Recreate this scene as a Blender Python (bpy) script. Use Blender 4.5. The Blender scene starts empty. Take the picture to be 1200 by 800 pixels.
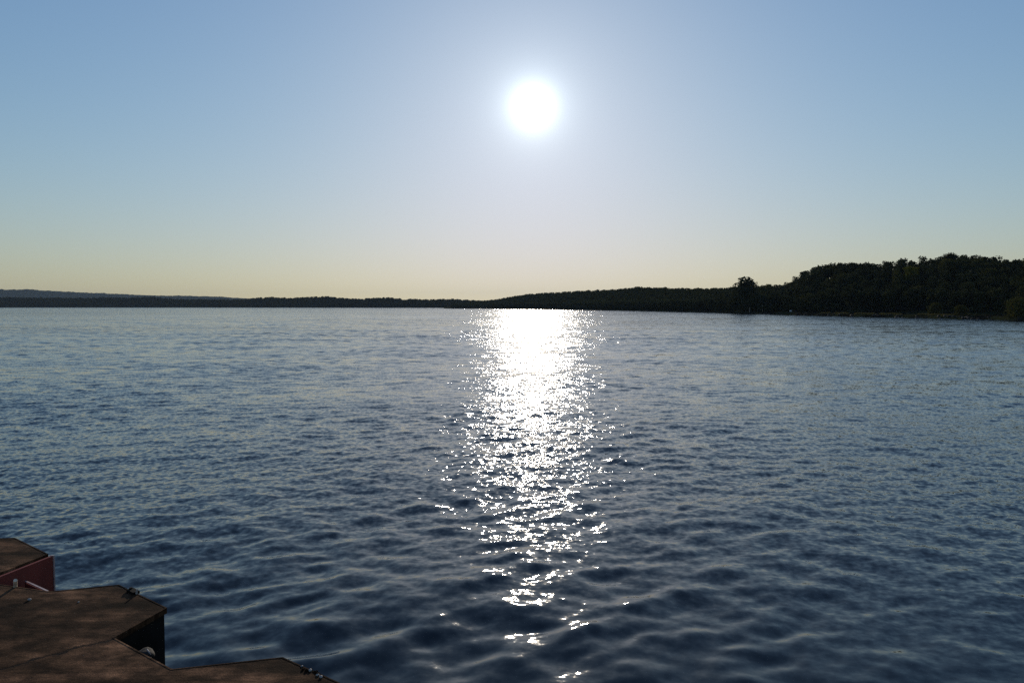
import bpy, bmesh, math, random
import numpy as np
from mathutils import Vector, Matrix
from mathutils.geometry import delaunay_2d_cdt

R = math.radians
rng = np.random.default_rng(7)
random.seed(7)
sc = bpy.context.scene
col = sc.collection

# ------------------------------------------------------------------ place constants (metres, +Y = out over the lake)
EYE = 4.5            # eye height over the water
DECK = 2.8           # pier deck over the water
FPX = 916.7          # focal length in units of the plan table below
HOR = 358.5
SUN_AZ = R(1.53)     # clockwise from +Y
SUN_EL = R(14.1)

def interp(x, tab):
    return np.interp(x, [t[0] for t in tab], [t[1] for t in tab])

# ------------------------------------------------------------------ helpers
def link(o, parent=None):
    col.objects.link(o)
    if parent is not None:
        o.parent = parent
    return o

def tag(o, label=None, cat=None, group=None, kind=None):
    if label: o['label'] = label
    if cat: o['category'] = cat
    if group: o['group'] = group
    if kind: o['kind'] = kind
    return o

def empty(name, loc=(0, 0, 0), rz=0.0, s=1.0):
    o = bpy.data.objects.new(name, None)
    o.empty_display_size = 0.3
    o.location = loc
    o.rotation_euler = (0, 0, rz)
    o.scale = (s, s, s)
    return link(o)

def mesh_np(name, verts, faces, mat, smooth=False):
    """faces: (n,4) or (n,3) array"""
    me = bpy.data.meshes.new(name)
    verts = np.asarray(verts, np.float32)
    faces = np.asarray(faces, np.int32)
    n, k = faces.shape
    me.vertices.add(len(verts)); me.vertices.foreach_set('co', verts.ravel())
    me.loops.add(n * k); me.loops.foreach_set('vertex_index', faces.ravel())
    me.polygons.add(n)
    me.polygons.foreach_set('loop_start', np.arange(0, n * k, k, dtype=np.int32))
    try:
        me.polygons.foreach_set('loop_total', np.full(n, k, np.int32))
    except Exception:
        pass
    me.polygons.foreach_set('use_smooth', np.full(n, smooth, bool))
    me.update(calc_edges=True)
    if mat: me.materials.append(mat)
    return me

def obj(name, me, parent=None):
    return link(bpy.data.objects.new(name, me), parent)

def bm_obj(name, bm, mat, parent=None, smooth=False):
    me = bpy.data.meshes.new(name)
    bmesh.ops.recalc_face_normals(bm, faces=bm.faces[:])
    bm.to_mesh(me); bm.free()
    for p in me.polygons: p.use_smooth = smooth
    me.materials.append(mat)
    return obj(name, me, parent)

def add_prism(bm, pts, z0, z1):
    lo = [bm.verts.new((p[0], p[1], z0)) for p in pts]
    hi = [bm.verts.new((p[0], p[1], z1)) for p in pts]
    n = len(pts)
    bm.faces.new(lo[::-1]); bm.faces.new(hi)
    for i in range(n):
        bm.faces.new((lo[i], lo[(i + 1) % n], hi[(i + 1) % n], hi[i]))

def add_tube(bm, a, b, r0, r1, seg=8):
    a = Vector(a); b = Vector(b)
    d = (b - a).normalized()
    u = d.orthogonal().normalized(); w = d.cross(u)
    ra, rb = [], []
    for i in range(seg):
        t = 2 * math.pi * i / seg
        o = u * math.cos(t) + w * math.sin(t)
        ra.append(bm.verts.new(a + o * r0)); rb.append(bm.verts.new(b + o * r1))
    for i in range(seg):
        j = (i + 1) % seg
        bm.faces.new((ra[i], ra[j], rb[j], rb[i]))
    bm.faces.new(ra[::-1]); bm.faces.new(rb)

def add_box(bm, c, d, rz=0.0, rx=0.0, ry=0.0):
    m = Matrix.Translation(c) @ Matrix.Rotation(rz, 4, 'Z') @ Matrix.Rotation(ry, 4, 'Y') @ Matrix.Rotation(rx, 4, 'X') @ Matrix.Diagonal((d[0], d[1], d[2], 1))
    bmesh.ops.create_cube(bm, size=1.0, matrix=m)

def add_rock(bm, c, d, seed, sub=2, amp=0.25):
    rr = np.random.default_rng(seed)
    r = bmesh.ops.create_icosphere(bm, subdivisions=sub, radius=1.0)
    ph = rr.uniform(0, 6.28, (5, 3)); fr = rr.uniform(1.2, 3.2, (5, 3))
    for v in r['verts']:
        k = 1.0
        for a, f in zip(ph, fr):
            k += amp * 0.35 * math.sin(v.co.x * f[0] + a[0]) * math.cos(v.co.y * f[1] + a[1]) * math.cos(v.co.z * f[2] + a[2])
        v.co = Vector((v.co.x * k * d[0] + c[0], v.co.y * k * d[1] + c[1], v.co.z * k * d[2] + c[2]))

# ------------------------------------------------------------------ materials
def new_mat(name):
    m = bpy.data.materials.new(name); m.use_nodes = True
    nt = m.node_tree
    return m, nt, nt.nodes['Principled BSDF']

def N(nt, t, **kw):
    n = nt.nodes.new(t)
    for k, v in kw.items():
        if k in n.inputs: n.inputs[k].default_value = v
        else: setattr(n, k, v)
    return n

def simple(name, c, rough=0.8, var=0.3, scale=6.0, bump=0.0, spec=0.3, metal=0.0):
    m, nt, b = new_mat(name)
    g = N(nt, 'ShaderNodeNewGeometry')
    nz = N(nt, 'ShaderNodeTexNoise'); nz.inputs['Scale'].default_value = scale; nz.inputs['Detail'].default_value = 6
    nt.links.new(g.outputs['Position'], nz.inputs['Vector'])
    rp = N(nt, 'ShaderNodeValToRGB')
    rp.color_ramp.elements[0].position = 0.3; rp.color_ramp.elements[1].position = 0.7
    rp.color_ramp.elements[0].color = (*[x * (1 - var) for x in c], 1)
    rp.color_ramp.elements[1].color = (*[min(1, x * (1 + var)) for x in c], 1)
    nt.links.new(nz.outputs['Fac'], rp.inputs['Fac'])
    nt.links.new(rp.outputs['Color'], b.inputs['Base Color'])
    b.inputs['Roughness'].default_value = rough
    b.inputs['Specular IOR Level'].default_value = spec
    b.inputs['Metallic'].default_value = metal
    if bump:
        bp = N(nt, 'ShaderNodeBump'); bp.inputs['Strength'].default_value = bump; bp.inputs['Distance'].default_value = 0.02
        nt.links.new(nz.outputs['Fac'], bp.inputs['Height']); nt.links.new(bp.outputs['Normal'], b.inputs['Normal'])
    return m

def concrete_mat():
    m, nt, b = new_mat('stained_concrete')
    L = nt.links.new
    g = N(nt, 'ShaderNodeNewGeometry')
    big = N(nt, 'ShaderNodeTexNoise'); big.inputs['Scale'].default_value = 2.2; big.inputs['Detail'].default_value = 5; big.inputs['Roughness'].default_value = 0.6; big.inputs['Distortion'].default_value = 0.6
    fine = N(nt, 'ShaderNodeTexNoise'); fine.inputs['Scale'].default_value = 9; fine.inputs['Detail'].default_value = 8; fine.inputs['Roughness'].default_value = 0.65
    grit = N(nt, 'ShaderNodeTexNoise'); grit.inputs['Scale'].default_value = 130; grit.inputs['Detail'].default_value = 3
    mp = N(nt, 'ShaderNodeMapping'); mp.inputs['Rotation'].default_value = (0, 0, R(39)); mp.inputs['Scale'].default_value = (0.5, 1.4, 1)
    L(g.outputs['Position'], mp.inputs['Vector'])
    L(mp.outputs['Vector'], big.inputs['Vector'])
    for n in (fine, grit): L(g.outputs['Position'], n.inputs['Vector'])
    r1 = N(nt, 'ShaderNodeValToRGB'); e = r1.color_ramp.elements
    e[0].position = 0.40; e[0].color = (0.024, 0.0142, 0.009, 1)
    e[1].position = 0.63; e[1].color = (0.180, 0.102, 0.062, 1)
    k = r1.color_ramp.elements.new(0.52); k.color = (0.073, 0.042, 0.025, 1)
    L(big.outputs['Fac'], r1.inputs['Fac'])
    r2 = N(nt, 'ShaderNodeValToRGB'); e = r2.color_ramp.elements
    e[0].position = 0.40; e[0].color = (0.42, 0.40, 0.38, 1); e[1].position = 0.64; e[1].color = (1.45, 1.35, 1.2, 1)
    L(fine.outputs['Fac'], r2.inputs['Fac'])
    r3 = N(nt, 'ShaderNodeValToRGB'); e = r3.color_ramp.elements
    e[0].position = 0.36; e[0].color = (0.7, 0.7, 0.7, 1); e[1].position = 0.68; e[1].color = (1.3, 1.3, 1.3, 1)
    L(grit.outputs['Fac'], r3.inputs['Fac'])
    m1 = N(nt, 'ShaderNodeMix', data_type='RGBA', blend_type='MULTIPLY'); m1.inputs['Factor'].default_value = 1
    m2 = N(nt, 'ShaderNodeMix', data_type='RGBA', blend_type='MULTIPLY'); m2.inputs['Factor'].default_value = 1
    L(r1.outputs['Color'], m1.inputs['A']); L(r2.outputs['Color'], m1.inputs['B'])
    L(m1.outputs['Result'], m2.inputs['A']); L(r3.outputs['Color'], m2.inputs['B'])
    # drag marks and dried puddle streaks
    mq = N(nt, 'ShaderNodeMapping'); mq.inputs['Rotation'].default_value = (0, 0, R(22)); mq.inputs['Scale'].default_value = (1.6, 13, 1)
    L(g.outputs['Position'], mq.inputs['Vector'])
    st = N(nt, 'ShaderNodeTexNoise'); st.inputs['Scale'].default_value = 1.0; st.inputs['Detail'].default_value = 7; st.inputs['Roughness'].default_value = 0.7; st.inputs['Distortion'].default_value = 0.4
    L(mq.outputs['Vector'], st.inputs['Vector'])
    r4 = N(nt, 'ShaderNodeValToRGB'); e = r4.color_ramp.elements
    e[0].position = 0.36; e[0].color = (0.6, 0.58, 0.56, 1); e[1].position = 0.66; e[1].color = (1.5, 1.45, 1.4, 1)
    L(st.outputs['Fac'], r4.inputs['Fac'])
    m2b = N(nt, 'ShaderNodeMix', data_type='RGBA', blend_type='MULTIPLY'); m2b.inputs['Factor'].default_value = 1
    L(m2.outputs['Result'], m2b.inputs['A']); L(r4.outputs['Color'], m2b.inputs['B'])
    m2 = m2b
    # hairline cracks
    vo = N(nt, 'ShaderNodeTexVoronoi', feature='DISTANCE_TO_EDGE'); vo.inputs['Scale'].default_value = 0.85
    ds = N(nt, 'ShaderNodeVectorMath', operation='MULTIPLY_ADD')
    L(fine.outputs['Color'], ds.inputs[0]); ds.inputs[1].default_value = (0.16, 0.16, 0.0); L(g.outputs['Position'], ds.inputs[2])
    L(ds.outputs['Vector'], vo.inputs['Vector'])
    cr = N(nt, 'ShaderNodeMapRange'); cr.inputs['From Min'].default_value = 0.002; cr.inputs['From Max'].default_value = 0.012
    L(vo.outputs['Distance'], cr.inputs['Value'])
    m3 = N(nt, 'ShaderNodeMix', data_type='RGBA'); m3.inputs['A'].default_value = (0.018, 0.014, 0.012, 1)
    L(cr.outputs['Result'], m3.inputs['Factor']); L(m2.outputs['Result'], m3.inputs['B'])
    L(m3.outputs['Result'], b.inputs['Base Color'])
    b.inputs['Roughness'].default_value = 0.95; b.inputs['Specular IOR Level'].default_value = 0.04
    ad = N(nt, 'ShaderNodeMath', operation='MULTIPLY_ADD'); ad.inputs[1].default_value = 0.35
    L(grit.outputs['Fac'], ad.inputs[0]); L(fine.outputs['Fac'], ad.inputs[2])
    ad2 = N(nt, 'ShaderNodeMath', operation='MULTIPLY_ADD'); ad2.inputs[1].default_value = 0.5
    L(cr.outputs['Result'], ad2.inputs[0]); L(ad.outputs['Value'], ad2.inputs[2])
    bp = N(nt, 'ShaderNodeBump'); bp.inputs['Strength'].default_value = 0.5; bp.inputs['Distance'].default_value = 0.012
    L(ad2.outputs['Value'], bp.inputs['Height']); L(bp.outputs['Normal'], b.inputs['Normal'])
    return m

def leaf_mat(name, c, var=0.5):
    m, nt, b = new_mat(name)
    L = nt.links.new
    g = N(nt, 'ShaderNodeNewGeometry')
    nz = N(nt, 'ShaderNodeTexNoise'); nz.inputs['Scale'].default_value = 0.35; nz.inputs['Detail'].default_value = 4
    L(g.outputs['Position'], nz.inputs['Vector'])
    ri = N(nt, 'ShaderNodeObjectInfo')
    ad = N(nt, 'ShaderNodeMath', operation='MULTIPLY_ADD'); ad.inputs[1].default_value = 0.35
    L(ri.outputs['Random'], ad.inputs[0]); L(nz.outputs['Fac'], ad.inputs[2])
    rp = N(nt, 'ShaderNodeValToRGB'); e = rp.color_ramp.elements
    e[0].position = 0.35; e[1].position = 1.0
    e[0].color = (*[x * (1 - var) for x in c], 1); e[1].color = (c[0] * (1 + var) * 1.15, c[1] * (1 + var), c[2] * (1 + var * 0.4), 1)
    L(ad.outputs['Value'], rp.inputs['Fac'])
    out = nt.nodes['Material Output']
    nt.nodes.remove(b)
    df = N(nt, 'ShaderNodeBsdfDiffuse'); tr = N(nt, 'ShaderNodeBsdfTranslucent'); mx = N(nt, 'ShaderNodeMixShader')
    mx.inputs['Fac'].default_value = 0.25
    L(rp.outputs['Color'], df.inputs['Color']); L(rp.outputs['Color'], tr.inputs['Color'])
    L(df.outputs['BSDF'], mx.inputs[1]); L(tr.outputs['BSDF'], mx.inputs[2])
    L(mx.outputs['Shader'], out.inputs['Surface'])
    return m

def land_mat(name, dark, grass):
    m, nt, b = new_mat(name)
    L = nt.links.new
    g = N(nt, 'ShaderNodeNewGeometry')
    nz = N(nt, 'ShaderNodeTexNoise'); nz.inputs['Scale'].default_value = 0.045; nz.inputs['Detail'].default_value = 7; nz.inputs['Roughness'].default_value = 0.6
    L(g.outputs['Position'], nz.inputs['Vector'])
    n2 = N(nt, 'ShaderNodeTexNoise'); n2.inputs['Scale'].default_value = 1.2; n2.inputs['Detail'].default_value = 5
    L(g.outputs['Position'], n2.inputs['Vector'])
    rp = N(nt, 'ShaderNodeValToRGB'); e = rp.color_ramp.elements
    e[0].position = 0.44; e[0].color = (*dark, 1); e[1].position = 0.56; e[1].color = (*grass, 1)
    L(nz.outputs['Fac'], rp.inputs['Fac'])
    mu = N(nt, 'ShaderNodeMix', data_type='RGBA', blend_type='MULTIPLY'); mu.inputs['Factor'].default_value = 0.8
    r2 = N(nt, 'ShaderNodeValToRGB'); r2.color_ramp.elements[0].position = 0.3; r2.color_ramp.elements[1].position = 0.7
    r2.color_ramp.elements[0].color = (0.5, 0.5, 0.5, 1)
    L(n2.outputs['Fac'], r2.inputs['Fac'])
    L(rp.outputs['Color'], mu.inputs['A']); L(r2.outputs['Color'], mu.inputs['B'])
    L(mu.outputs['Result'], b.inputs['Base Color'])
    b.inputs['Roughness'].default_value = 1.0; b.inputs['Specular IOR Level'].default_value = 0.0
    return m

def water_mat():
    m, nt, b = new_mat('lake_water')
    L = nt.links.new
    g = N(nt, 'ShaderNodeNewGeometry')
    lost = N(nt, 'ShaderNodeAttribute', attribute_name='lost')
    b.inputs['Base Color'].default_value = (0.004, 0.007, 0.008, 1)
    b.inputs['IOR'].default_value = 1.333
    b.inputs['Specular IOR Level'].default_value = 0.5
    # ripples shorter than the modelled waves, and (far out) the waves finer than the sheet's mesh
    def pert(scale, stretch, rot, amp, detail, dist=0.0):
        mp = N(nt, 'ShaderNodeMapping'); mp.inputs['Rotation'].default_value = (0, 0, R(rot)); mp.inputs['Scale'].default_value = (scale * stretch, scale, scale)
        L(g.outputs['Position'], mp.inputs['Vector'])
        nz = N(nt, 'ShaderNodeTexNoise', noise_dimensions='2D'); nz.inputs['Scale'].default_value = 1.0; nz.inputs['Detail'].default_value = detail; nz.inputs['Roughness'].default_value = 0.55
        nz.inputs['Distortion'].default_value = dist
        L(mp.outputs['Vector'], nz.inputs['Vector'])
        su = N(nt, 'ShaderNodeVectorMath', operation='SUBTRACT'); su.inputs[1].default_value = (0.5, 0.5, 0.5)
        L(nz.outputs['Color'], su.inputs[0])
        mu = N(nt, 'ShaderNodeVectorMath', operation='MULTIPLY'); mu.inputs[1].default_value = (amp[0], amp[1], 0)
        L(su.outputs['Vector'], mu.inputs[0])
        return mu
    rip = pert(7.0, 0.9, 8, (1.05, 0.46), 3)
    mid = pert(0.95, 0.6, -6, (1.0, 0.80), 4)
    swell = pert(0.16, 0.35, 8, (0.2, 0.4), 2)
    # gusts: long patches of rougher and calmer water
    mp = N(nt, 'ShaderNodeMapping'); mp.inputs['Scale'].default_value = (0.006, 0.022, 1); mp.inputs['Rotation'].default_value = (0, 0, R(4))
    L(g.outputs['Position'], mp.inputs['Vector'])
    gu = N(nt, 'ShaderNodeTexNoise', noise_dimensions='2D'); gu.inputs['Scale'].default_value = 1.0; gu.inputs['Detail'].default_value = 4
    L(mp.outputs['Vector'], gu.inputs['Vector'])
    gr = N(nt, 'ShaderNodeMapRange'); gr.inputs['From Min'].default_value = 0.3; gr.inputs['From Max'].default_value = 0.7; gr.inputs['To Min'].default_value = 0.65; gr.inputs['To Max'].default_value = 1.25
    L(gu.outputs['Fac'], gr.inputs['Value'])
    fm = N(nt, 'ShaderNodeMath', operation='MULTIPLY'); L(lost.outputs['Fac'], fm.inputs[0]); L(gr.outputs['Result'], fm.inputs[1])
    ms = N(nt, 'ShaderNodeVectorMath', operation='ADD'); L(mid.outputs['Vector'], ms.inputs[0]); L(swell.outputs['Vector'], ms.inputs[1])
    s1 = N(nt, 'ShaderNodeVectorMath', operation='SCALE'); L(ms.outputs['Vector'], s1.inputs[0]); L(fm.outputs['Value'], s1.inputs['Scale'])
    # the water is calmer in the lee of the pier
    ln = N(nt, 'ShaderNodeVectorMath', operation='LENGTH'); L(g.outputs['Position'], ln.inputs[0])
    lee = N(nt, 'ShaderNodeMapRange'); lee.inputs['From Min'].default_value = 10; lee.inputs['From Max'].default_value = 21; lee.inputs['To Min'].default_value = 0.3; lee.inputs['To Max'].default_value = 1.0
    L(ln.outputs['Value'], lee.inputs['Value'])
    rg = N(nt, 'ShaderNodeMath', operation='MULTIPLY'); L(lee.outputs['Result'], rg.inputs[0]); L(gr.outputs['Result'], rg.inputs[1])
    s2 = N(nt, 'ShaderNodeVectorMath', operation='SCALE'); L(rip.outputs['Vector'], s2.inputs[0]); L(rg.outputs['Value'], s2.inputs['Scale'])
    a1 = N(nt, 'ShaderNodeVectorMath', operation='ADD'); L(s1.outputs['Vector'], a1.inputs[0]); L(s2.outputs['Vector'], a1.inputs[1])
    a2 = N(nt, 'ShaderNodeVectorMath', operation='ADD'); L(a1.outputs['Vector'], a2.inputs[0]); L(g.outputs['Normal'], a2.inputs[1])
    # at grazing view the backs of the far waves are hidden: the facets that show lean out of the swell, towards the pier
    lean = N(nt, 'ShaderNodeVectorMath', operation='SCALE'); lean.inputs[0].default_value = (0, -0.06, 0); L(lost.outputs['Fac'], lean.inputs['Scale'])
    a2b = N(nt, 'ShaderNodeVectorMath', operation='ADD'); L(a2.outputs['Vector'], a2b.inputs[0]); L(lean.outputs['Vector'], a2b.inputs[1]); a2 = a2b
    a3 = N(nt, 'ShaderNodeVectorMath', operation='ADD'); a3.inputs[1].default_value = (0, 0, 0.4); L(a2.outputs['Vector'], a3.inputs[0])
    no = N(nt, 'ShaderNodeVectorMath', operation='NORMALIZE'); L(a3.outputs['Vector'], no.inputs[0])
    L(no.outputs['Vector'], b.inputs['Normal'])
    rr = N(nt, 'ShaderNodeMapRange'); rr.inputs['To Min'].default_value = 0.04; rr.inputs['To Max'].default_value = 0.08
    L(lost.outputs['Fac'], rr.inputs['Value']); L(rr.outputs['Result'], b.inputs['Roughness'])
    return m

M = dict(
    concrete=concrete_mat(),
    black_steel=simple('tarred_steel', (0.012, 0.0105, 0.009), 0.8, 0.6, 5, 0.3, 0.08),
    red_steel=simple('red_painted_steel', (0.21, 0.038, 0.026), 0.55, 0.25, 4, 0.15, 0.4),
    lit_edge=simple('lit_steel_edge', (0.42, 0.30, 0.27), 0.45, 0.3, 20, 0.0, 0.5),  # pale colour stands for sunlight on the steel edges
    wood=simple('pale_weathered_wood', (0.75, 0.58, 0.42), 0.8, 0.3, 25, 0.2),
    stone=simple('grey_stone', (0.026, 0.022, 0.018), 0.85, 0.5, 20, 0.3),
    pebble=simple('white_pebble', (0.34, 0.31, 0.28), 0.7, 0.15, 30),
    shore_stone=simple('shore_stone', (0.018, 0.017, 0.016), 0.85, 0.5, 1.5, 0.2),
    white_stone=simple('white_stone', (0.75, 0.75, 0.72), 0.7, 0.1, 1.0),
    house_wall=simple('house_wall', (0.10, 0.09, 0.08), 0.9, 0.2, 1.0),
    house_roof=simple('house_roof', (0.16, 0.16, 0.165), 0.5, 0.15, 1.0),
    glass=simple('window_glass', (0.02, 0.025, 0.03), 0.1, 0.1, 1.0, 0, 0.5),
    bark=simple('bark', (0.045, 0.036, 0.028), 0.95, 0.4, 3, 0.3),
    leaf=leaf_mat('foliage_dark', (0.026, 0.034, 0.018)),
    leaf_olive=leaf_mat('foliage_olive', (0.052, 0.058, 0.020)),
    leaf_yellow=leaf_mat('foliage_yellow_green', (0.12, 0.13, 0.024)),  # yellow-green leaves, brightened in the colour to look sunlit
    grass=leaf_mat('bank_grass', (0.095, 0.092, 0.036), 0.3),
    leaf_far=leaf_mat('foliage_far', (0.026, 0.032, 0.022)),
    land=land_mat('hill_ground', (0.012, 0.012, 0.009), (0.042, 0.044, 0.018)),
    far_land=land_mat('far_ground', (0.014, 0.016, 0.012), (0.020, 0.022, 0.016)),
    water=water_mat(),
)

# ------------------------------------------------------------------ world: clear morning sky, sun over the lake
w = bpy.data.worlds.new('World'); sc.world = w; w.use_nodes = True
nt = w.node_tree; L = nt.links.new
bg = nt.nodes['Background']
sky = N(nt, 'ShaderNodeTexSky', sky_type='NISHITA')
sky.sun_disc = False
sky.sun_elevation = SUN_EL
sky.sun_rotation = SUN_AZ
sky.altitude = 180
sky.air_density = 1.5; sky.dust_density = 0.35; sky.ozone_density = 4.0
# forward scattering of the haze round the sun (Mie aureole): a power law of the angle to the sun's direction
SUN_DIR = Vector((math.sin(SUN_AZ) * math.cos(SUN_EL), math.cos(SUN_AZ) * math.cos(SUN_EL), math.sin(SUN_EL)))
tc = N(nt, 'ShaderNodeTexCoord')
dt = N(nt, 'ShaderNodeVectorMath', operation='DISTANCE'); dt.inputs[1].default_value = SUN_DIR
nv = N(nt, 'ShaderNodeVectorMath', operation='NORMALIZE')
L(tc.outputs['Generated'], nv.inputs[0]); L(nv.outputs['Vector'], dt.inputs[0])
def aur(core, power, gain):
    d = N(nt, 'ShaderNodeMath', operation='DIVIDE'); d.inputs[1].default_value = R(core); L(dt.outputs['Value'], d.inputs[0])
    p = N(nt, 'ShaderNodeMath', operation='POWER'); p.inputs[1].default_value = power; L(d.outputs['Value'], p.inputs[0])
    a = N(nt, 'ShaderNodeMath', operation='ADD'); a.inputs[1].default_value = 1.0; L(p.outputs['Value'], a.inputs[0])
    q = N(nt, 'ShaderNodeMath', operation='DIVIDE'); q.inputs[0].default_value = gain; L(a.outputs['Value'], q.inputs[1])
    return q
A1 = aur(0.5, 1.95, 5.6)
A2 = aur(5.0, 2.4, 0.05)
sm = N(nt, 'ShaderNodeMath', operation='ADD'); L(A1.outputs['Value'], sm.inputs[0]); L(A2.outputs['Value'], sm.inputs[1])
cmul = N(nt, 'ShaderNodeVectorMath', operation='SCALE'); cmul.inputs[0].default_value = (0.90, 0.99, 0.98)
L(sm.outputs['Value'], cmul.inputs['Scale'])
SKY_STR = 0.10
SKY_NODE_SCALE = 1.0 / SKY_STR
cs = N(nt, 'ShaderNodeVectorMath', operation='SCALE'); cs.inputs['Scale'].default_value = SKY_NODE_SCALE
L(cmul.outputs['Vector'], cs.inputs[0])
# white balance of the sky and a soft shoulder for its bright band over the horizon, per channel
sx = N(nt, 'ShaderNodeSeparateXYZ'); L(sky.outputs['Color'], sx.inputs[0])
cx = N(nt, 'ShaderNodeCombineXYZ')
for ch, gain, KNEE, PW in (('X', 0.090, 0.95, 1.5), ('Y', 0.0935, 0.80, 2.2), ('Z', 0.120, 1.25, 1.5)):
    a = N(nt, 'ShaderNodeMath', operation='MULTIPLY'); a.inputs[1].default_value = gain; L(sx.outputs[ch], a.inputs[0])
    b_ = N(nt, 'ShaderNodeMath', operation='DIVIDE'); b_.inputs[1].default_value = KNEE; L(a.outputs[0], b_.inputs[0])
    c_ = N(nt, 'ShaderNodeMath', operation='POWER'); c_.inputs[1].default_value = PW; L(b_.outputs[0], c_.inputs[0])
    d_ = N(nt, 'ShaderNodeMath', operation='ADD'); d_.inputs[1].default_value = 1.0; L(c_.outputs[0], d_.inputs[0])
    e_ = N(nt, 'ShaderNodeMath', operation='POWER'); e_.inputs[1].default_value = 1 / PW; L(d_.outputs[0], e_.inputs[0])
    f_ = N(nt, 'ShaderNodeMath', operation='DIVIDE'); L(a.outputs[0], f_.inputs[0]); L(e_.outputs[0], f_.inputs[1])
    g_ = N(nt, 'ShaderNodeMath', operation='DIVIDE'); g_.inputs[1].default_value = SKY_STR; L(f_.outputs[0], g_.inputs[0])
    L(g_.outputs[0], cx.inputs[ch])
ad = N(nt, 'ShaderNodeVectorMath', operation='ADD')
L(cx.outputs['Vector'], ad.inputs[0]); L(cs.outputs['Vector'], ad.inputs[1])
L(ad.outputs['Vector'], bg.inputs['Color'])
bg.inputs['Strength'].default_value = SKY_STR
w.cycles.sampling_method = 'MANUAL'; w.cycles.sample_map_resolution = 2048

sl = bpy.data.lights.new('sun', 'SUN'); sl.energy = 2.7; sl.angle = R(0.53); sl.color = (1.0, 0.87, 0.70)
so = link(bpy.data.objects.new('sun', sl))
so.rotation_euler = (-SUN_DIR).to_track_quat('-Z', 'Y').to_euler()
so.location = (0, 40, 60)

# ------------------------------------------------------------------ camera
cd = bpy.data.cameras.new('camera'); cam = link(bpy.data.objects.new('camera', cd))
cd.sensor_width = 36; cd.lens = 27.5; cd.clip_start = 0.05; cd.clip_end = 40000
cam.location = (0, 0, EYE); cam.rotation_euler = (R(90 - 2.59), 0, 0)
sc.camera = cam
sc.view_settings.view_transform = 'Standard'; sc.view_settings.look = 'None'; sc.view_settings.gamma = 1.0
sc.view_settings.use_curve_mapping = False
sc.view_settings.exposure = 0.0

# ------------------------------------------------------------------ lake: one sheet, real waves near, finer than the mesh far out
def build_water():
    a0, a1, na = -1.15, 1.15, 1000
    az = np.linspace(a0, a1, na)
    r = [0.6]
    while r[-1] < 9500:
        x = r[-1]
        dr = 0.35 if x < 5.5 else (0.032 if x < 11 else (0.003 * x if x < 66 else (0.2 if x < 150 else 0.035 * x)))
        if 150 <= x < 400: dr = 0.006 * x
        r.append(x + dr)
    r = np.array(r); nr = len(r)
    A, Rr = np.meshgrid(az, r)
    X = (Rr * np.sin(A)).astype(np.float32); Y = (Rr * np.cos(A)).astype(np.float32)
    drr = np.gradient(r)
    spacing = np.maximum(drr, r * (az[1] - az[0]))
    g = np.random.default_rng(21)
    lam = np.concatenate([np.geomspace(0.32, 0.8, 26), np.geomspace(0.70, 1.45, 34), np.geomspace(1.8, 4.2, 14), np.geomspace(5, 14, 6)])
    Z = np.zeros_like(X); DX = np.zeros_like(X); DY = np.zeros_like(X)
    # gust envelope so that wave groups differ from place to place
    env = 1.0 + 0.35 * np.sin(X * 0.21 + 0.13 * Y + 1.0) * np.sin(Y * 0.17 - 0.06 * X + 0.4) + 0.2 * np.sin(0.047 * Y + 0.02 * X + 2)
    tot = 0; lostv = np.zeros(nr)
    for i, l in enumerate(lam):
        k = 2 * math.pi / l
        # mostly coming in from the lake (crests across the view), spread out, with an oblique train
        if i % 3 == 2: d = R(-55 + g.normal(0, 12))
        elif l < 0.82: d = R(-90 + g.normal(0, 75))
        elif i % 5 == 0: d = R(g.choice([-25, -150]) + g.normal(0, 14))
        else: d = R(-90 + g.normal(0, 50))
        if l < 0.82: slope = 0.023
        elif l < 1.75: slope = 0.031
        elif l < 4.3: slope = 0.014
        else: slope = 0.008
        slope *= g.uniform(0.6, 1.4)
        amp = slope / k
        fade = np.clip((l / spacing - 2.5) / 3.0, 0, 1)
        lostv += (slope ** 2) * (1 - fade ** 2); tot += slope ** 2
        f = (amp * fade)[:, None].astype(np.float32)
        kx, ky = k * math.cos(d), k * math.sin(d)
        ph = X * np.float32(kx) + Y * np.float32(ky) + np.float32(g.uniform(0, 6.283))
        # short crests
        q = g.uniform(0.3, 0.75) * k
        mod = 0.55 + 0.45 * np.sin(-math.sin(d) * q * X + math.cos(d) * q * Y + g.uniform(0, 6.28)) if l < 6 else 1.0
        e = env if l < 6 else 1.0
        Z += f * np.cos(ph) * mod * e
        s = f * np.sin(ph) * mod * e * 0.25
        DX -= s * np.float32(math.cos(d)); DY -= s * np.float32(math.sin(d))
    lostv = np.sqrt(lostv / tot)
    V = np.stack([X + DX, Y + DY, Z], -1).reshape(-1, 3)
    idx = np.arange(nr * na, dtype=np.int32).reshape(nr, na)
    F = np.stack([idx[:-1, :-1], idx[:-1, 1:], idx[1:, 1:], idx[1:, :-1]], -1).reshape(-1, 4)[:, ::-1]
    me = mesh_np('lake_water', V, F, M['water'], smooth=True)
    at = me.attributes.new('lost', 'FLOAT', 'POINT')
    at.data.foreach_set('value', np.repeat(lostv, na).astype(np.float32))
    o = obj('lake_water', me)
    tag(o, kind='structure')
    return o
build_water()

# ------------------------------------------------------------------ land
def polar(px, r):
    a = np.arctan((np.asarray(px, float) - 600) / FPX)
    return r * np.sin(a), r * np.cos(a)

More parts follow.
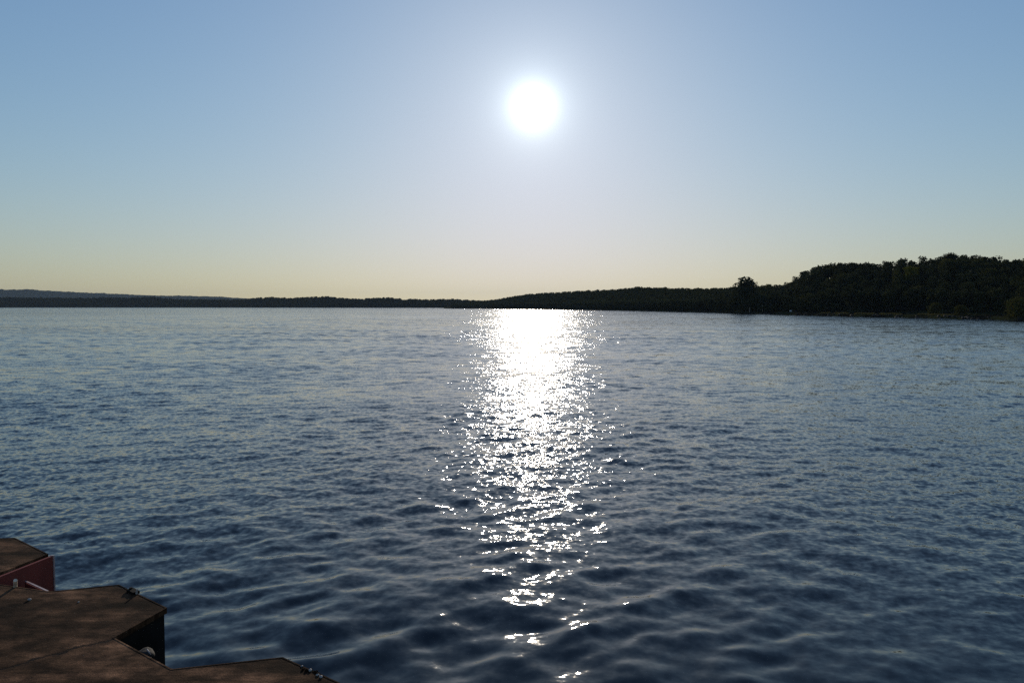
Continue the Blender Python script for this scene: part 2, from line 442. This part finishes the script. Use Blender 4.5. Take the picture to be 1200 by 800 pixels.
SHORE = [(520, 1420), (560, 1370), (600, 1180), (700, 830), (800, 600), (870, 490), (940, 410), (1000, 360), (1100, 318), (1200, 286), (1400, 245), (1800, 200)]
DEPTH = [(520, 120), (600, 180), (700, 190), (800, 150), (870, 120), (900, 95), (930, 115), (1000, 130), (1110, 140), (1300, 150), (1800, 130)]
CREST_Y = [(520, 356), (548, 354.0), (565, 352.5), (580, 351), (600, 347.5), (615, 345), (640, 343), (660, 342.5), (690, 340.5), (720, 339.5), (750, 336.5), (770, 337.5),
           (800, 338.5), (830, 339), (858, 338), (890, 336), (905, 334.5), (915, 334.5), (925, 332), (931, 328), (940, 320.5), (950, 315), (965, 313), (980, 311), (992, 309),
           (1005, 311), (1013, 310), (1025, 310), (1048, 306.5), (1060, 308), (1070, 311), (1090, 308), (1110, 303), (1120, 304.5), (1140, 305), (1160, 306), (1175, 308),
           (1190, 311), (1200, 309), (1300, 306), (1800, 310)]
TREE_H = [(520, 6), (600, 8), (800, 8.5), (900, 8.5), (935, 9.5), (1000, 10.5), (1200, 10.5), (1800, 11)]

def land_h(px, d):
    """ground height at plan column px, d metres inland of the waterline"""
    px = np.asarray(px, float); d = np.asarray(d, float)
    S = interp(px, SHORE); D = interp(px, DEPTH)
    Hc = (HOR - interp(px, CREST_Y)) / FPX * (S + D) + EYE - interp(px, TREE_H) * 0.92
    Hc = np.maximum(Hc, 2.0)
    bank = np.clip(d / 3.0, -1.5, 1) * 0.9
    meadow = 0.9 + np.clip((d - 3) / 22, 0, 1) * 1.0
    t = np.clip((d - 22) / np.maximum(D - 22, 1), 0, 1)
    rise = (Hc - 1.9) * (0.35 * t + 0.65 * (t * t * (3 - 2 * t)))
    back = np.clip((d - D) / 260, 0, 1)
    return np.where(d < 3, bank, meadow + rise * (1 - 0.55 * back ** 1.3))

def strip_land(name, pxs, ds, hfun, sfun, mat, rough=0.15):
    P, Dm = np.meshgrid(pxs, ds)
    S = sfun(P)
    jit = 0.9 * np.sin(P * 0.9) + 0.6 * np.sin(P * 2.3 + 1)
    X, Y = polar(P, S + Dm + jit * 0.8)
    Z = hfun(P, Dm)
    Z = Z + np.where(Dm > 4, rng.normal(0, rough, Z.shape), 0)
    n, k = P.shape
    idx = np.arange(n * k).reshape(n, k)
    F = np.stack([idx[:-1, :-1], idx[:-1, 1:], idx[1:, 1:], idx[1:, :-1]], -1).reshape(-1, 4)[:, ::-1]
    o = obj(name, mesh_np(name, np.stack([X, Y, Z], -1).reshape(-1, 3), F, mat, True))
    tag(o, kind='structure')
    return o

strip_land('hill', np.arange(520, 1800, 4.0), np.concatenate([[-4, -1.5, 0, 1.5, 3, 5, 8, 12, 17, 22], np.arange(28, 220, 8), [240, 280, 340, 420, 520]]),
           land_h, lambda p: interp(p, SHORE), M['land'])

FAR_S = [(-700, 3000), (0, 2750), (150, 2650), (300, 2400), (450, 2050), (560, 1850), (640, 1800)]
FAR_Y = [(-700, 350), (0, 350.3), (100, 350.8), (118, 349.8), (150, 350.3), (168, 349.5), (180, 348.8), (192, 351), (250, 352), (285, 351.5), (300, 350), (320, 349), (345, 350.2), (356, 348.7),
         (382, 347.8), (395, 349.8), (420, 350.8), (455, 349.2), (480, 351.2), (500, 351.8), (530, 351), (545, 352.2), (565, 353.2), (640, 354)]
def far_h(p, d):
    S = interp(p, FAR_S)
    H = np.maximum((HOR - interp(p, FAR_Y)) / FPX * (S + 140) + EYE - 4.5, 4)
    t = np.clip(d / 140, 0, 1)
    return np.where(d <= 0, d * 0.05, 0.8 + (H - 0.8) * t ** 0.7 * (1 - 0.4 * np.clip((d - 140) / 400, 0, 1)))
strip_land('far_shore', np.arange(-700, 640, 3.0), np.array([-8, 0, 6, 20, 40, 70, 100, 140, 180, 240, 320, 420, 560]), far_h, lambda p: interp(p, FAR_S), M['far_land'], 0.8)

RID_Y = [(-900, 344), (-300, 341.5), (0, 342.6), (35, 342), (80, 344), (120, 345.3), (180, 347.3), (250, 348), (285, 349.8), (310, 351), (400, 354)]
def rid_h(p, d):
    H = np.maximum((HOR - interp(p, RID_Y)) / FPX * 8000 + EYE, 2)
    t = np.clip(d / 800, 0, 1)
    return np.where(d <= 0, -2, H * (t * t * (3 - 2 * t)) * (1 - 0.5 * np.clip((d - 900) / 900, 0, 1)))
strip_land('far_ridge', np.arange(-900, 400, 3.0), np.array([-30, 0, 60, 140, 240, 360, 480, 600, 700, 800, 900, 1100, 1400, 1800]), rid_h, lambda p: np.full_like(p, 7200.0), M['far_land'], 2.5)

# ------------------------------------------------------------------ trees
def crown_np(g, h, wd, leaf, n, lobes=9, base=0.25, flat=1.0, top=0.0):
    """leaf-clump quads through an uneven crown of height h and width wd; returns verts, faces"""
    C = []
    for i in range(lobes):
        z = base * h + (1 - base) * h * (i + 0.6) / lobes * 0.84
        t = (z / h - base) / (1 - base)
        rad = wd * 0.5 * math.sqrt(max(0.12, 1 - ((t - 0.42) / 0.62) ** 2))
        a = i * 2.4 + g.uniform(-0.5, 0.5)
        off = rad * g.uniform(0.25, 0.62)
        C.append((off * math.cos(a), off * math.sin(a), z, max(wd * 0.16, rad * g.uniform(0.5, 0.72))))
    C.append((g.uniform(-.14, .14) * wd, g.uniform(-.14, .14) * wd, h * (0.80 + top), wd * 0.27))
    C = np.array(C)
    pick = g.choice(len(C), n, p=(C[:, 3] ** 2) / (C[:, 3] ** 2).sum())
    d = g.normal(0, 1, (n, 3)); d /= np.linalg.norm(d, axis=1)[:, None]
    rr = C[pick, 3] * g.uniform(0.45, 1.08, n) ** 0.6
    P = C[pick, :3] + d * rr[:, None] * np.array([1, 1, 0.72 * flat])
    P[:, 2] = np.clip(P[:, 2], base * h * 0.5, None)
    nrm = d + g.normal(0, 0.55, (n, 3)); nrm /= np.linalg.norm(nrm, axis=1)[:, None]
    ref = g.normal(0, 1, (n, 3))
    u = np.cross(nrm, ref); u /= np.linalg.norm(u, axis=1)[:, None]
    v = np.cross(nrm, u)
    s = leaf * g.uniform(0.55, 1.3, (n, 1))
    q = np.stack([P - u * s, P - v * s * 0.7 + u * s * 0.1, P + u * s, P + v * s * 0.7], 1).reshape(-1, 3)
    return q, np.arange(4 * n).reshape(n, 4)

def trunk_bm(g, h, r):
    bm = bmesh.new()
    p = Vector((0, 0, -0.4)); pts = [p]
    for i in range(1, 4):
        pts.append(Vector((g.uniform(-.05, .05) * h, g.uniform(-.05, .05) * h, h * 0.24 * i)))
    for i in range(3):
        add_tube(bm, pts[i], pts[i + 1], r * (1 - 0.27 * i), r * (1 - 0.27 * (i + 1)), 7)
    for i in range(5):
        a = g.uniform(0, 6.28); z0 = h * g.uniform(0.3, 0.6)
        k = z0 / (h * 0.24); j = min(2, int(k)); st = pts[j].lerp(pts[j + 1], k - j)
        add_tube(bm, st, st + Vector((math.cos(a), math.sin(a), 0.9)) * h * 0.2, r * 0.38, r * 0.1, 5)
    return bm

TREES = []   # prototypes: (crown mesh, trunk mesh, height)
def proto(h, wd, leaf, n, mat, **kw):
    q, f = crown_np(rng, h, wd, leaf, n, **kw)
    cm = mesh_np('crown', q, f, M[mat])
    bm = trunk_bm(rng, h, h * 0.028)
    tm = bpy.data.meshes.new('trunk'); bm.to_mesh(tm); bm.free(); tm.materials.append(M['bark'])
    return cm, tm, h

def place_tree(pr, x, y, z, s, rz, name, label, cat='tree', group=None):
    t = empty(name, (x, y, z), rz, s)
    obj('crown', pr[0], t); obj('trunk', pr[1], t)
    tag(t, label, cat, group)
    return t

KINDS = [proto(9.0, 7.5, 0.52, 520, 'leaf', lobes=9, base=0.14), proto(9.6, 6.4, 0.50, 480, 'leaf', lobes=10, base=0.14), proto(8.4, 8.2, 0.55, 560, 'leaf', lobes=8, base=0.12),
         proto(8.8, 7.0, 0.48, 540, 'leaf', lobes=11, base=0.15), proto(9.4, 7.6, 0.50, 520, 'leaf_olive', lobes=9, base=0.14)]
K_LONE = proto(19.5, 15.5, 0.62, 3200, 'leaf', lobes=15, base=0.06, flat=0.8)
K_YEL = proto(12.0, 8.0, 0.45, 1100, 'leaf_yellow', lobes=12, base=0.12)
K_PALE = proto(12.0, 6.0, 0.45, 900, 'leaf_olive', lobes=11, base=0.1)
K_FEATHER = proto(10.5, 6.2, 0.42, 330, 'leaf', lobes=10, base=0.2)
K_CREST = proto(12.5, 13.0, 0.55, 1200, 'leaf', lobes=13, base=0.12)
K_BUSH = proto(6.2, 8.6, 0.38, 1300, 'leaf_olive', lobes=9, base=0.03)
K_BUSH2 = proto(4.2, 6.0, 0.35, 700, 'leaf_olive', lobes=8, base=0.03)

def ground_at(px, d):
    x, y = polar(px, float(interp(px, SHORE)) + d)
    return float(x), float(y), float(land_h(px, d))

# single trees the picture lets one tell apart
sp = []
def special(px, d, pr, name, label, cat='tree', s=1.0, dz=0.0):
    x, y, z = ground_at(px, d)
    place_tree(pr, x, y, z + dz, s, random.uniform(0, 6.28), name, label, cat)
    sp.append((x, y, pr[2] * s * 0.35))
special(873, 24, K_LONE, 'broadleaf_tree', 'tall dark wide-crowned tree standing above the low woods before the hill rises', s=1.12)
special(1066, 85, K_YEL, 'broadleaf_tree', 'yellow-green tree glowing among the dark trees below the hill crest')
special(1051, 70, K_PALE, 'broadleaf_tree', 'pale olive tree on the slope beside the yellow-green tree')
special(1081, 132, K_FEATHER, 'broadleaf_tree', 'feathery thin-leaved tree poking up in the dip of the crest skyline', s=1.15)
special(1110, 136, K_CREST, 'broadleaf_tree', 'broad rounded tree forming the highest point of the wooded hill', s=0.72)
special(941, 108, KINDS[1], 'broadleaf_tree', 'leaning tree on the step where the skyline climbs to the hill', s=1.0)
special(1193, 8, K_BUSH, 'shoreline_bush', 'big rounded olive bush by the water at the edge of the frame', 'bush', s=1.0)
special(1094, 14, K_BUSH2, 'shoreline_bush', 'olive bush behind the grassy bank at the foot of the hill', 'bush')
special(1127, 9, K_BUSH2, 'shoreline_bush', 'small greyish bush between the grassy bank and the big rounded bush', 'bush', s=0.85)
special(842, 10, K_BUSH2, 'shoreline_bush', 'low olive thicket on the stony shore below the tall tree', 'bush', s=1.1)

# the wood on the hill and along the headland
cand = []
taken = [(a, b, c) for a, b, c in sp]
def scatter(px0, px1, dmin_of, n, dfun):
    for _ in range(n):
        px = random.uniform(px0, px1)
        D = float(interp(px, DEPTH))
        d = dfun(px, D)
        x, y, z = ground_at(px, d)
        r = math.hypot(x, y); dm = dmin_of(px)
        ok = True
        for a, b, c in taken:
            if (a - x) ** 2 + (b - y) ** 2 < (max(dm, c)) ** 2: ok = False; break
        if 1022 < px < 1039 and 36 < d < 66: ok = False
        if ok:
            taken.append((x, y, dm)); cand.append((px, d, x, y, z, r))
scatter(880, 1212, lambda p: 5.7, 6000, lambda p, D: random.uniform(27 if p > 985 else 20, D + 8))
for px, d in ((970, 118), (977, 116), (974, 108), (984, 120)):
    x, y, z = ground_at(px, d); cand.append((px, d, x, y, z, math.hypot(x, y)))
hill_c = list(cand); cand.clear()
scatter(530, 880, lambda p: 4.6, 9000, lambda p, D: random.choice([random.uniform(7, 30), random.uniform(D - 25, D + 8), random.uniform(12, D + 8)]))
head_c = list(cand); cand.clear()
scatter(1212, 1790, lambda p: 6.5, 2600, lambda p, D: random.uniform(20, D + 8))
off_c = list(cand); cand.clear()

def tscale(px, d):
    D = float(interp(px, DEPTH)); t = min(1.0, float(interp(px, TREE_H)) / 9.0)
    return t * random.uniform(0.86, 1.08)

forest = []
hill_c.sort(key=lambda c: c[5])
def crestness(c): return abs(c[1] - float(interp(c[0], DEPTH)))
N_HILL = 215
for i, c in enumerate(hill_c):
    s = tscale(c[0], c[1])
    if i < N_HILL or crestness(c) < 12:
        pr = KINDS[4] if random.random() < 0.06 else KINDS[random.randrange(4)]
        if pr is KINDS[4]:
            lab, grp = 'dull olive tree among darker trees in the wood on the hill', 'olive trees in the wood on the hill'
        else:
            lab, grp = 'dark backlit tree in the dense wood covering the hill', 'dark trees of the wood on the hill'
        place_tree(pr, c[2], c[3], c[4], s, random.uniform(0, 6.28), 'broadleaf_tree', lab, 'tree', grp)
    else:
        forest.append((c, s))
head_c.sort(key=lambda c: c[5])
for i, c in enumerate(head_c):
    s = tscale(c[0], c[1])
    if i < 45:
        place_tree(KINDS[random.randrange(4)], c[2], c[3], c[4], s, random.uniform(0, 6.28), 'broadleaf_tree',
                   'small dark tree in the low wood along the headland shore', 'tree', 'dark trees of the headland wood')
    else:
        forest.append((c, s))
for _ in range(420):   # scrub along the headland shore
    px = random.uniform(540, 985)
    d = random.uniform(4, 22) if px < 870 else random.uniform(16, 26)
    forest.append(((px, d) + ground_at(px, d), random.uniform(0.25, 0.5)))
for c in off_c: forest.append((c, tscale(c[0], c[1])))

def merged(name, items, leaf, n, mat, label, hfac=1.0):
    Q, F, o = [], [], 0
    lib = [crown_np(rng, 9.0, 8.0, leaf, n, lobes=7, base=0.08) for _ in range(6)]
    for x, y, z, s in items:
        q, f = lib[random.randrange(6)]
        a = random.uniform(0, 6.28); ca, sa = math.cos(a), math.sin(a)
        k = q * s
        k = np.stack([k[:, 0] * ca - k[:, 1] * sa + x, k[:, 0] * sa + k[:, 1] * ca + y, k[:, 2] * hfac + z], 1)
        Q.append(k); F.append(f + o); o += len(k)
    ob = obj(name, mesh_np(name, np.concatenate(Q), np.concatenate(F), M[mat]))
    tag(ob, label, 'forest', kind='stuff')
    return ob
merged('forest', [(c[2], c[3], c[4], s) for c, s in forest], 0.85, 170, 'leaf', 'dark mass of woods behind the first trees of the headland and hill')

far_items = []
for _ in range(5200):
    px = random.uniform(-680, 640)
    if px > 640: continue
    d = random.choice([random.uniform(4, 160), random.uniform(110, 160)])
    x, y = polar(px, float(interp(px, FAR_S)) + d)
    far_items.append((float(x), float(y), float(far_h(np.array(px), np.array(float(d)))) - 2.0, random.uniform(0.6, 1.25)))
merged('far_forest', far_items, 1.9, 60, 'leaf_far', 'low dark wooded shore far across the lake', 0.85)

# tufts of grass on the bank that catch the light
def grass_bank():
    g = np.random.default_rng(5); Q = []
    for p0, p1, n in ((962, 972, 260), (978, 994, 520), (1002, 1024, 620), (1031, 1056, 560), (1076, 1119, 1500), (835, 868, 420)):
        for _ in range(n):
            px = g.uniform(p0, p1); d = 5.5 + 3.0 * g.random() + 1.2 * math.sin(px * 0.35)
            x, y, z = ground_at(px, d); a = g.uniform(0, 6.28); h = g.uniform(0.25, 0.6); wd = g.uniform(0.15, 0.4)
            dx, dy = math.cos(a) * wd, math.sin(a) * wd; lx, ly = g.normal(0, 0.2, 2)
            Q += [(x - dx, y - dy, z - 0.05), (x + dx, y + dy, z - 0.05), (x + dx * 0.6 + lx, y + dy * 0.6 + ly, z + h), (x - dx * 0.6 + lx, y - dy * 0.6 + ly, z + h * 0.9)]
    o = obj('grass', mesh_np('grass', Q, np.arange(len(Q)).reshape(-1, 4), M['grass']))
    tag(o, 'pale olive tufts of grass on the low bank below the wood', 'grass', kind='stuff')
grass_bank()

# stones along the waterline
bm = bmesh.new(); add_rock(bm, (0, 0, 0), (1, 0.8, 0.62), 3)
rock = bm_obj('boulder', bm, M['shore_stone'])
first = True
for i in range(120):
    px = random.uniform(826, 884) if i < 34 else (random.uniform(700, 826) if i < 50 else random.uniform(884, 1212))
    x, y, z = ground_at(px, random.uniform(-1.0, 3.0))
    o = rock if first else rock.copy()
    if not first: col.objects.link(o)
    first = False
    s = random.uniform(0.25, 0.7)
    o.location = (x, y, max(z, 0) + s * 0.15); o.scale = (s * 1.3, s, s); o.rotation_euler = (0, 0, random.uniform(0, 6.28))
    tag(o, 'dark boulder on the stony waterline below the woods', 'boulder', 'boulders along the wooded waterline')

bm = bmesh.new(); add_rock(bm, (0, 0, 0.4), (0.75, 0.5, 0.5), 8)
o = bm_obj('boulder', bm, M['white_stone']); x, y, z = ground_at(926.5, 13); o.location = (x, y, z + 0.1)
tag(o, 'small bright white stone on the bank between the tall tree and the hill', 'stone')
bm = bmesh.new(); add_rock(bm, (0, 0, 0.2), (1.6, 0.6, 0.32), 9)
o = bm_obj('boulder', bm, M['stone']); x, y, z = ground_at(933.5, 14); o.location = (x, y, z + 0.1)
tag(o, 'low grey stone lying just beyond the bright white stone', 'stone')

def house(px, d, dims, lab, flat):
    x, y, z = ground_at(px, d)
    h = empty('house', (x, y, z), -math.atan2(x, y))
    bm = bmesh.new(); add_box(bm, (0, 0, dims[2] / 2 - 0.4), (dims[0], dims[1], dims[2] + 0.8)); bm_obj('wall', bm, M['house_wall'], h)
    bm = bmesh.new()
    if flat:
        add_box(bm, (0, -0.2, dims[2] + 0.19), (dims[0] + 0.8, dims[1] + 1.0, 0.36), rx=R(4))
    else:
        a, b, e = dims[0] / 2 + 0.4, dims[1] / 2 + 0.4, dims[2] + 0.01
        v = [bm.verts.new(p) for p in ((-a, -b, e), (a, -b, e), (a, b, e), (-a, b, e), (-a, 0, e + 1.7), (a, 0, e + 1.7))]
        for f in ((0, 1, 5, 4), (2, 3, 4, 5), (1, 2, 5), (3, 0, 4), (3, 2, 1, 0)): bm.faces.new([v[i] for i in f])
    bm_obj('roof', bm, M['house_roof'], h)
    for k in (-0.28, 0.28):
        bm = bmesh.new(); add_box(bm, (k * dims[0], -dims[1] / 2 - 0.03, dims[2] * 0.55), (1.1, 0.06, 1.2)); bm_obj('window', bm, M['glass'], h)
    tag(h, lab, 'house')
house(1030, 60, (4.4, 4.0, 2.6), 'small dark house with a pale flat roof among trees on the hill', True)
house(819, 26, (4.5, 4.0, 3.0), 'little house with a grey gabled roof in the headland wood', False)

def post(px, d, h, lab):
    x, y, z = ground_at(px, d)
    bm = bmesh.new(); add_tube(bm, (0, 0, -0.3), (0, 0, h), 0.10, 0.08); add_box(bm, (0, 0, h + 0.05), (0.24, 0.24, 0.1))
    o = bm_obj('shore_post', bm, M['wood']); o.location = (x, y, z); tag(o, lab, 'post')
post(878.3, 4, 2.4, 'short thin pale post at the waterline below the tall tree')
post(893.3, 16, 3.4, 'thin pale pole on the low bank right behind the waterline post')

# ------------------------------------------------------------------ pier with sheet-pile edge
def deck_pt(u, v, z=DECK):
    p = R(2.59)
    dx, dy, dz = (u - 600) / FPX, 1.0, -(v - 400) / FPX
    y = dy * math.cos(p) + dz * math.sin(p); zz = -dy * math.sin(p) + dz * math.cos(p)
    t = (z - EYE) / zz
    return (dx * t, y * t)

# plan of the pile line in metres (A inner corner, B far outer corner, C near outer corner, D inner corner)
A1_, B1_, C1_, D1_ = deck_pt(-75, 633), deck_pt(17, 630), deck_pt(56, 649), deck_pt(-26, 681)
A2_, B2_, C2_, D2_ = deck_pt(58, 693), deck_pt(139, 685), deck_pt(195, 712), deck_pt(133, 747)
A3_, B3_ = deck_pt(201, 784), deck_pt(331, 770)
C3_ = deck_pt(398, 800); D3_ = (C3_[0] + D2_[0] - C2_[0], C3_[1] + D2_[1] - C2_[1])
pit = Vector((A3_[0] - A2_[0], A3_[1] - A2_[1]))
def sh(p, k): return (p[0] + pit.x * k, p[1] + pit.y * k)
CH = 0.05
line = []
for k in (-5, -4, -3, -2): line += [sh(q, k) for q in (A2_, B2_, C2_, D2_)]
line += [A1_, B1_, C1_, D1_, A2_, B2_, C2_, D2_, A3_, B3_, C3_, D3_]
for k in (2, 3, 4): line += [sh(q, k) for q in (A2_, B2_, C2_, D2_)]
# rounded outer corners + a slightly ragged, chipped edge
def densify(pts, step=0.045, amp=0.002):
    out = []
    n = len(pts)
    for i in range(n - 1):
        a = Vector(pts[i]); b = Vector(pts[i + 1]); l = (b - a).length
        m = max(2, int(l / step)); nrm = Vector((-(b - a).y, (b - a).x)).normalized()
        for j in range(m):
            t = j / m
            o = random.uniform(-amp, amp)
            if random.random() < 0.05: o += random.choice((-1, 1)) * 0.003
            p = a.lerp(b, t) + nrm * (o if j else 0)
            out.append((p.x, p.y))
    out.append(pts[-1]); return out
def cut_corners(pts, r=0.035):
    out = [pts[0]]
    for i in range(1, len(pts) - 1):
        p, a, b = Vector(pts[i]), Vector(pts[i - 1]), Vector(pts[i + 1])
        out.append(tuple(p + (a - p).normalized() * r)); out.append(tuple(p + (a - p).normalized() * r * 0.3 + (b - p).normalized() * r * 0.3)); out.append(tuple(p + (b - p).normalized() * r))
    out.append(pts[-1]); return out
pier = empty('concrete_pier', (0, 0, 0))
tag(pier, 'stained brown concrete pier deck with zigzag steel-faced edge above the water', 'pier')
edge = densify(cut_corners(line))
inland = [(4.6, -7.5), (-14.0, -5.0), (-14.0, 12.0)]
bm = bmesh.new()
outl = [Vector(p) for p in edge + inland]
no_ = len(outl)
cv, ce, cf = delaunay_2d_cdt(outl, [(i, (i + 1) % no_) for i in range(no_)], [], 1, 1e-5)[:3]
tv = [bm.verts.new((p.x, p.y, DECK)) for p in cv]; lv = [bm.verts.new((p.x, p.y, DECK - 0.022)) for p in cv]
use = {}
for f in cf:
    bm.faces.new([tv[i] for i in f]); bm.faces.new([lv[i] for i in f][::-1])
    for i in range(len(f)):
        k = (f[i], f[(i + 1) % len(f)]); use[k] = 1
for a, b in list(use):
    if (b, a) not in use: bm.faces.new((tv[a], lv[a], lv[b], tv[b]))
deck = bm_obj('deck_slab', bm, M['concrete'], pier)
bv = deck.modifiers.new('edge', 'BEVEL'); bv.width = 0.006; bv.segments = 2; bv.limit_method = 'ANGLE'; bv.angle_limit = R(60)

# steel piling under the slab, set back a little, following the same zigzag
INS = -1
def inset_line(pts, d):
    out = []
    for i, p in enumerate(pts):
        a = Vector(pts[max(0, i - 1)]); b = Vector(pts[min(len(pts) - 1, i + 1)]); t = (b - a).normalized()
        out.append((p[0] - t.y * d * INS, p[1] + t.x * d * INS))
    return out
back = inset_line(line, 0.012)
bm = bmesh.new()
vlo = [bm.verts.new((p[0], p[1], -1.5)) for p in back]; vhi = [bm.verts.new((p[0], p[1], DECK - 0.024)) for p in back]
vl2 = [bm.verts.new((p[0], p[1], -1.5)) for p in inset_line(line, 0.03)]; vh2 = [bm.verts.new((p[0], p[1], DECK - 0.024)) for p in inset_line(line, 0.03)]
for i in range(len(back) - 1):
    bm.faces.new((vlo[i], vlo[i + 1], vhi[i + 1], vhi[i])); bm.faces.new((vl2[i + 1], vl2[i], vh2[i], vh2[i + 1])); bm.faces.new((vhi[i], vhi[i + 1], vh2[i + 1], vh2[i]))
bm_obj('sheet_piling', bm, M['black_steel'], pier)

# worn lip of the steel along the top edge
lipa = inset_line(line, 0.0); lipb = inset_line(line, 0.006)
bm = bmesh.new()
for i in range(len(lipa) - 1):
    v = [bm.verts.new((q[0], q[1], z)) for z in (DECK - 0.03, DECK + 0.002) for q in (inset_line(line, -0.003)[i], inset_line(line, -0.003)[i + 1], lipb[i + 1], lipb[i])]
    for f in ((0, 1, 2, 3), (7, 6, 5, 4), (0, 4, 5, 1), (1, 5, 6, 2), (2, 6, 7, 3), (3, 7, 4, 0)): bm.faces.new([v[j] for j in f])
bm_obj('edge_lip', bm, M['concrete'], pier)

# red painted plate on the near face of the far tooth, its sunlit edge painted on as a pale strip
def face_plate(c, d, off, th, z0, z1, name, mat, parent, u0=0.0, u1=1.0):
    c = Vector(c); d = Vector(d); t = (d - c); n = Vector((-t.y, t.x)).normalized()
    if n.dot(Vector((0.6, -0.8))) < 0: n = -n
    a = c + t * u0; b = c + t * u1
    bm = bmesh.new(); add_prism(bm, [tuple(a + n * off), tuple(b + n * off), tuple(b + n * (off + th)), tuple(a + n * (off + th))], z0, z1)
    return bm_obj(name, bm, mat, parent)
face_plate(C1_, D1_, 0.014, 0.02, 0.2, DECK - 0.012, 'red_plate', M['red_steel'], pier, -0.01, 1.0)
face_plate(C1_, D1_, 0.010, 0.03, 0.2, DECK - 0.010, 'plate_edge', M['lit_edge'], pier, -0.03, -0.012)

# things in and on the notches
def at3(u, v, z): p = deck_pt(u, v, z); return Vector((p[0], p[1], z))
bm = bmesh.new(); add_tube(bm, at3(18, 690, DECK - 0.02), at3(18, 679.5, DECK + 0.055) , 0.011, 0.011, 8)
o = bm_obj('wooden_stake', bm, M['wood']); tag(o, 'short pale wooden stake upright at the deck edge beside the red plate', 'stake')
bar = empty('steel_bar', tuple(at3(44, 689, DECK - 0.06)))
tag(bar, 'rusty red steel bar slanting across the notch below the red plate', 'bar')
a = at3(30, 682, DECK - 0.10); b = at3(56, 694, DECK - 0.015); ctr = bar.location
bm = bmesh.new(); t = (b - a); n = t.cross(Vector((0, 0, 1))).normalized()
def beam(bm, a, b, wv, hv):
    vs = []
    for p in (a, b):
        for sx, sz in ((-1, -1), (1, -1), (1, 1), (-1, 1)): vs.append(bm.verts.new(p + wv * sx + hv * sz))
    for f in ((0, 1, 2, 3), (7, 6, 5, 4), (0, 4, 5, 1), (1, 5, 6, 2), (2, 6, 7, 3), (3, 7, 4, 0)): bm.faces.new([vs[i] for i in f])
beam(bm, a - ctr - Vector((0, 0, 0.05)), b - ctr - Vector((0, 0, 0.05)), n * 0.005, Vector((0, 0, 0.05)))
bm_obj('web', bm, M['red_steel'], bar)
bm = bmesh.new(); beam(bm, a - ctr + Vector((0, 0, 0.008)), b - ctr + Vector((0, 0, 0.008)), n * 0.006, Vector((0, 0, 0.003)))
bm_obj('flange', bm, M['lit_edge'], bar)  # pale strip paints the bar's sunlit top edge

bm = bmesh.new(); add_rock(bm, (0, 0, 0), (0.055, 0.040, 0.026), 17, 3)
c = at3(170, 766, DECK - 0.055); lump = empty('fender', tuple(c), R(-38)); tag(lump, 'grey rounded fender lump tucked in the notch against the black face', 'fender')
bm_obj('body', bm, M['stone'], lump, True)
bm = bmesh.new(); add_tube(bm, (0.05, 0, 0.015), (0.062, 0, -0.04), 0.004, 0.004); add_tube(bm, (0.02, 0, 0.03), (0.05, 0, 0.015), 0.004, 0.004)
bm_obj('handle', bm, M['pebble'], lump, True)

ring = empty('mooring_lug', tuple(at3(156, 694, DECK)), R(-40)); tag(ring, 'small dark steel lug with a pale tip on the middle corner of the deck', 'lug')
bm = bmesh.new(); add_box(bm, (0, 0, 0.008), (0.085, 0.04, 0.016)); add_tube(bm, (-0.03, 0, 0.016), (-0.03, 0, 0.024), 0.01, 0.01); bm_obj('plate', bm, M['black_steel'], ring)
bm = bmesh.new(); add_tube(bm, (0.045, 0, 0.004), (0.052, 0, 0.034), 0.007, 0.005); bm_obj('tip', bm, M['pebble'], ring)

# broken edge with rubble on the near tooth
for i in range(16):
    u = 356 + i * 1.5 + random.uniform(-3, 3); v = 783 + (u - 356) * 0.34 + random.uniform(-2.5, 3)
    bm = bmesh.new(); s = random.uniform(0.004, 0.012); add_rock(bm, (0, 0, 0), (s, s * 0.8, s * 0.6), 40 + i, 1)
    o = bm_obj('stone_chip', bm, M['concrete'] if i % 5 else M['pebble']); o.location = at3(u, v, DECK + s * 0.35); o.rotation_euler = (0, 0, random.uniform(0, 6))
    tag(o, 'small stone chip in the rubble on the broken near edge of the deck', 'stone chip', 'rubble chips on the near deck edge')
for u, v, s, lab in ((34.5, 702, 0.011, 'tiny white pebble on the deck in front of the notch with the red bar'), (92, 705, 0.006, 'speck of pale stone near the middle of the deck, close to its far edge')):
    bm = bmesh.new(); add_rock(bm, (0, 0, 0), (s, s * 0.8, s * 0.7), 70, 2)
    o = bm_obj('pebble', bm, M['pebble'], None, True); o.location = at3(u, v, DECK + s * 0.5); tag(o, lab, 'pebble')

# ------------------------------------------------------------------ air
bm = bmesh.new(); add_box(bm, (0, 3000, 99), (26000, 16000, 202))
hm = bpy.data.materials.new('haze_air'); hm.use_nodes = True
hn = hm.node_tree; hn.nodes.remove(hn.nodes['Principled BSDF'])
pv = hn.nodes.new('ShaderNodeVolumePrincipled'); pv.inputs['Color'].default_value = (0.62, 0.82, 1.0, 1); pv.inputs['Density'].default_value = 3.0e-5
hn.links.new(pv.outputs['Volume'], hn.nodes['Material Output'].inputs['Volume'])
haze = bm_obj('haze', bm, hm); tag(haze, 'thin blue-grey air over the lake and far shores', 'haze', kind='stuff')

# ------------------------------------------------------------------ render settings
cy = sc.cycles
cy.max_bounces = 5; cy.diffuse_bounces = 2; cy.glossy_bounces = 3; cy.transmission_bounces = 2; cy.volume_bounces = 0
cy.caustics_reflective = False; cy.caustics_refractive = False
cy.sample_clamp_direct = 0.0; cy.sample_clamp_indirect = 4.0
cy.use_denoising = False
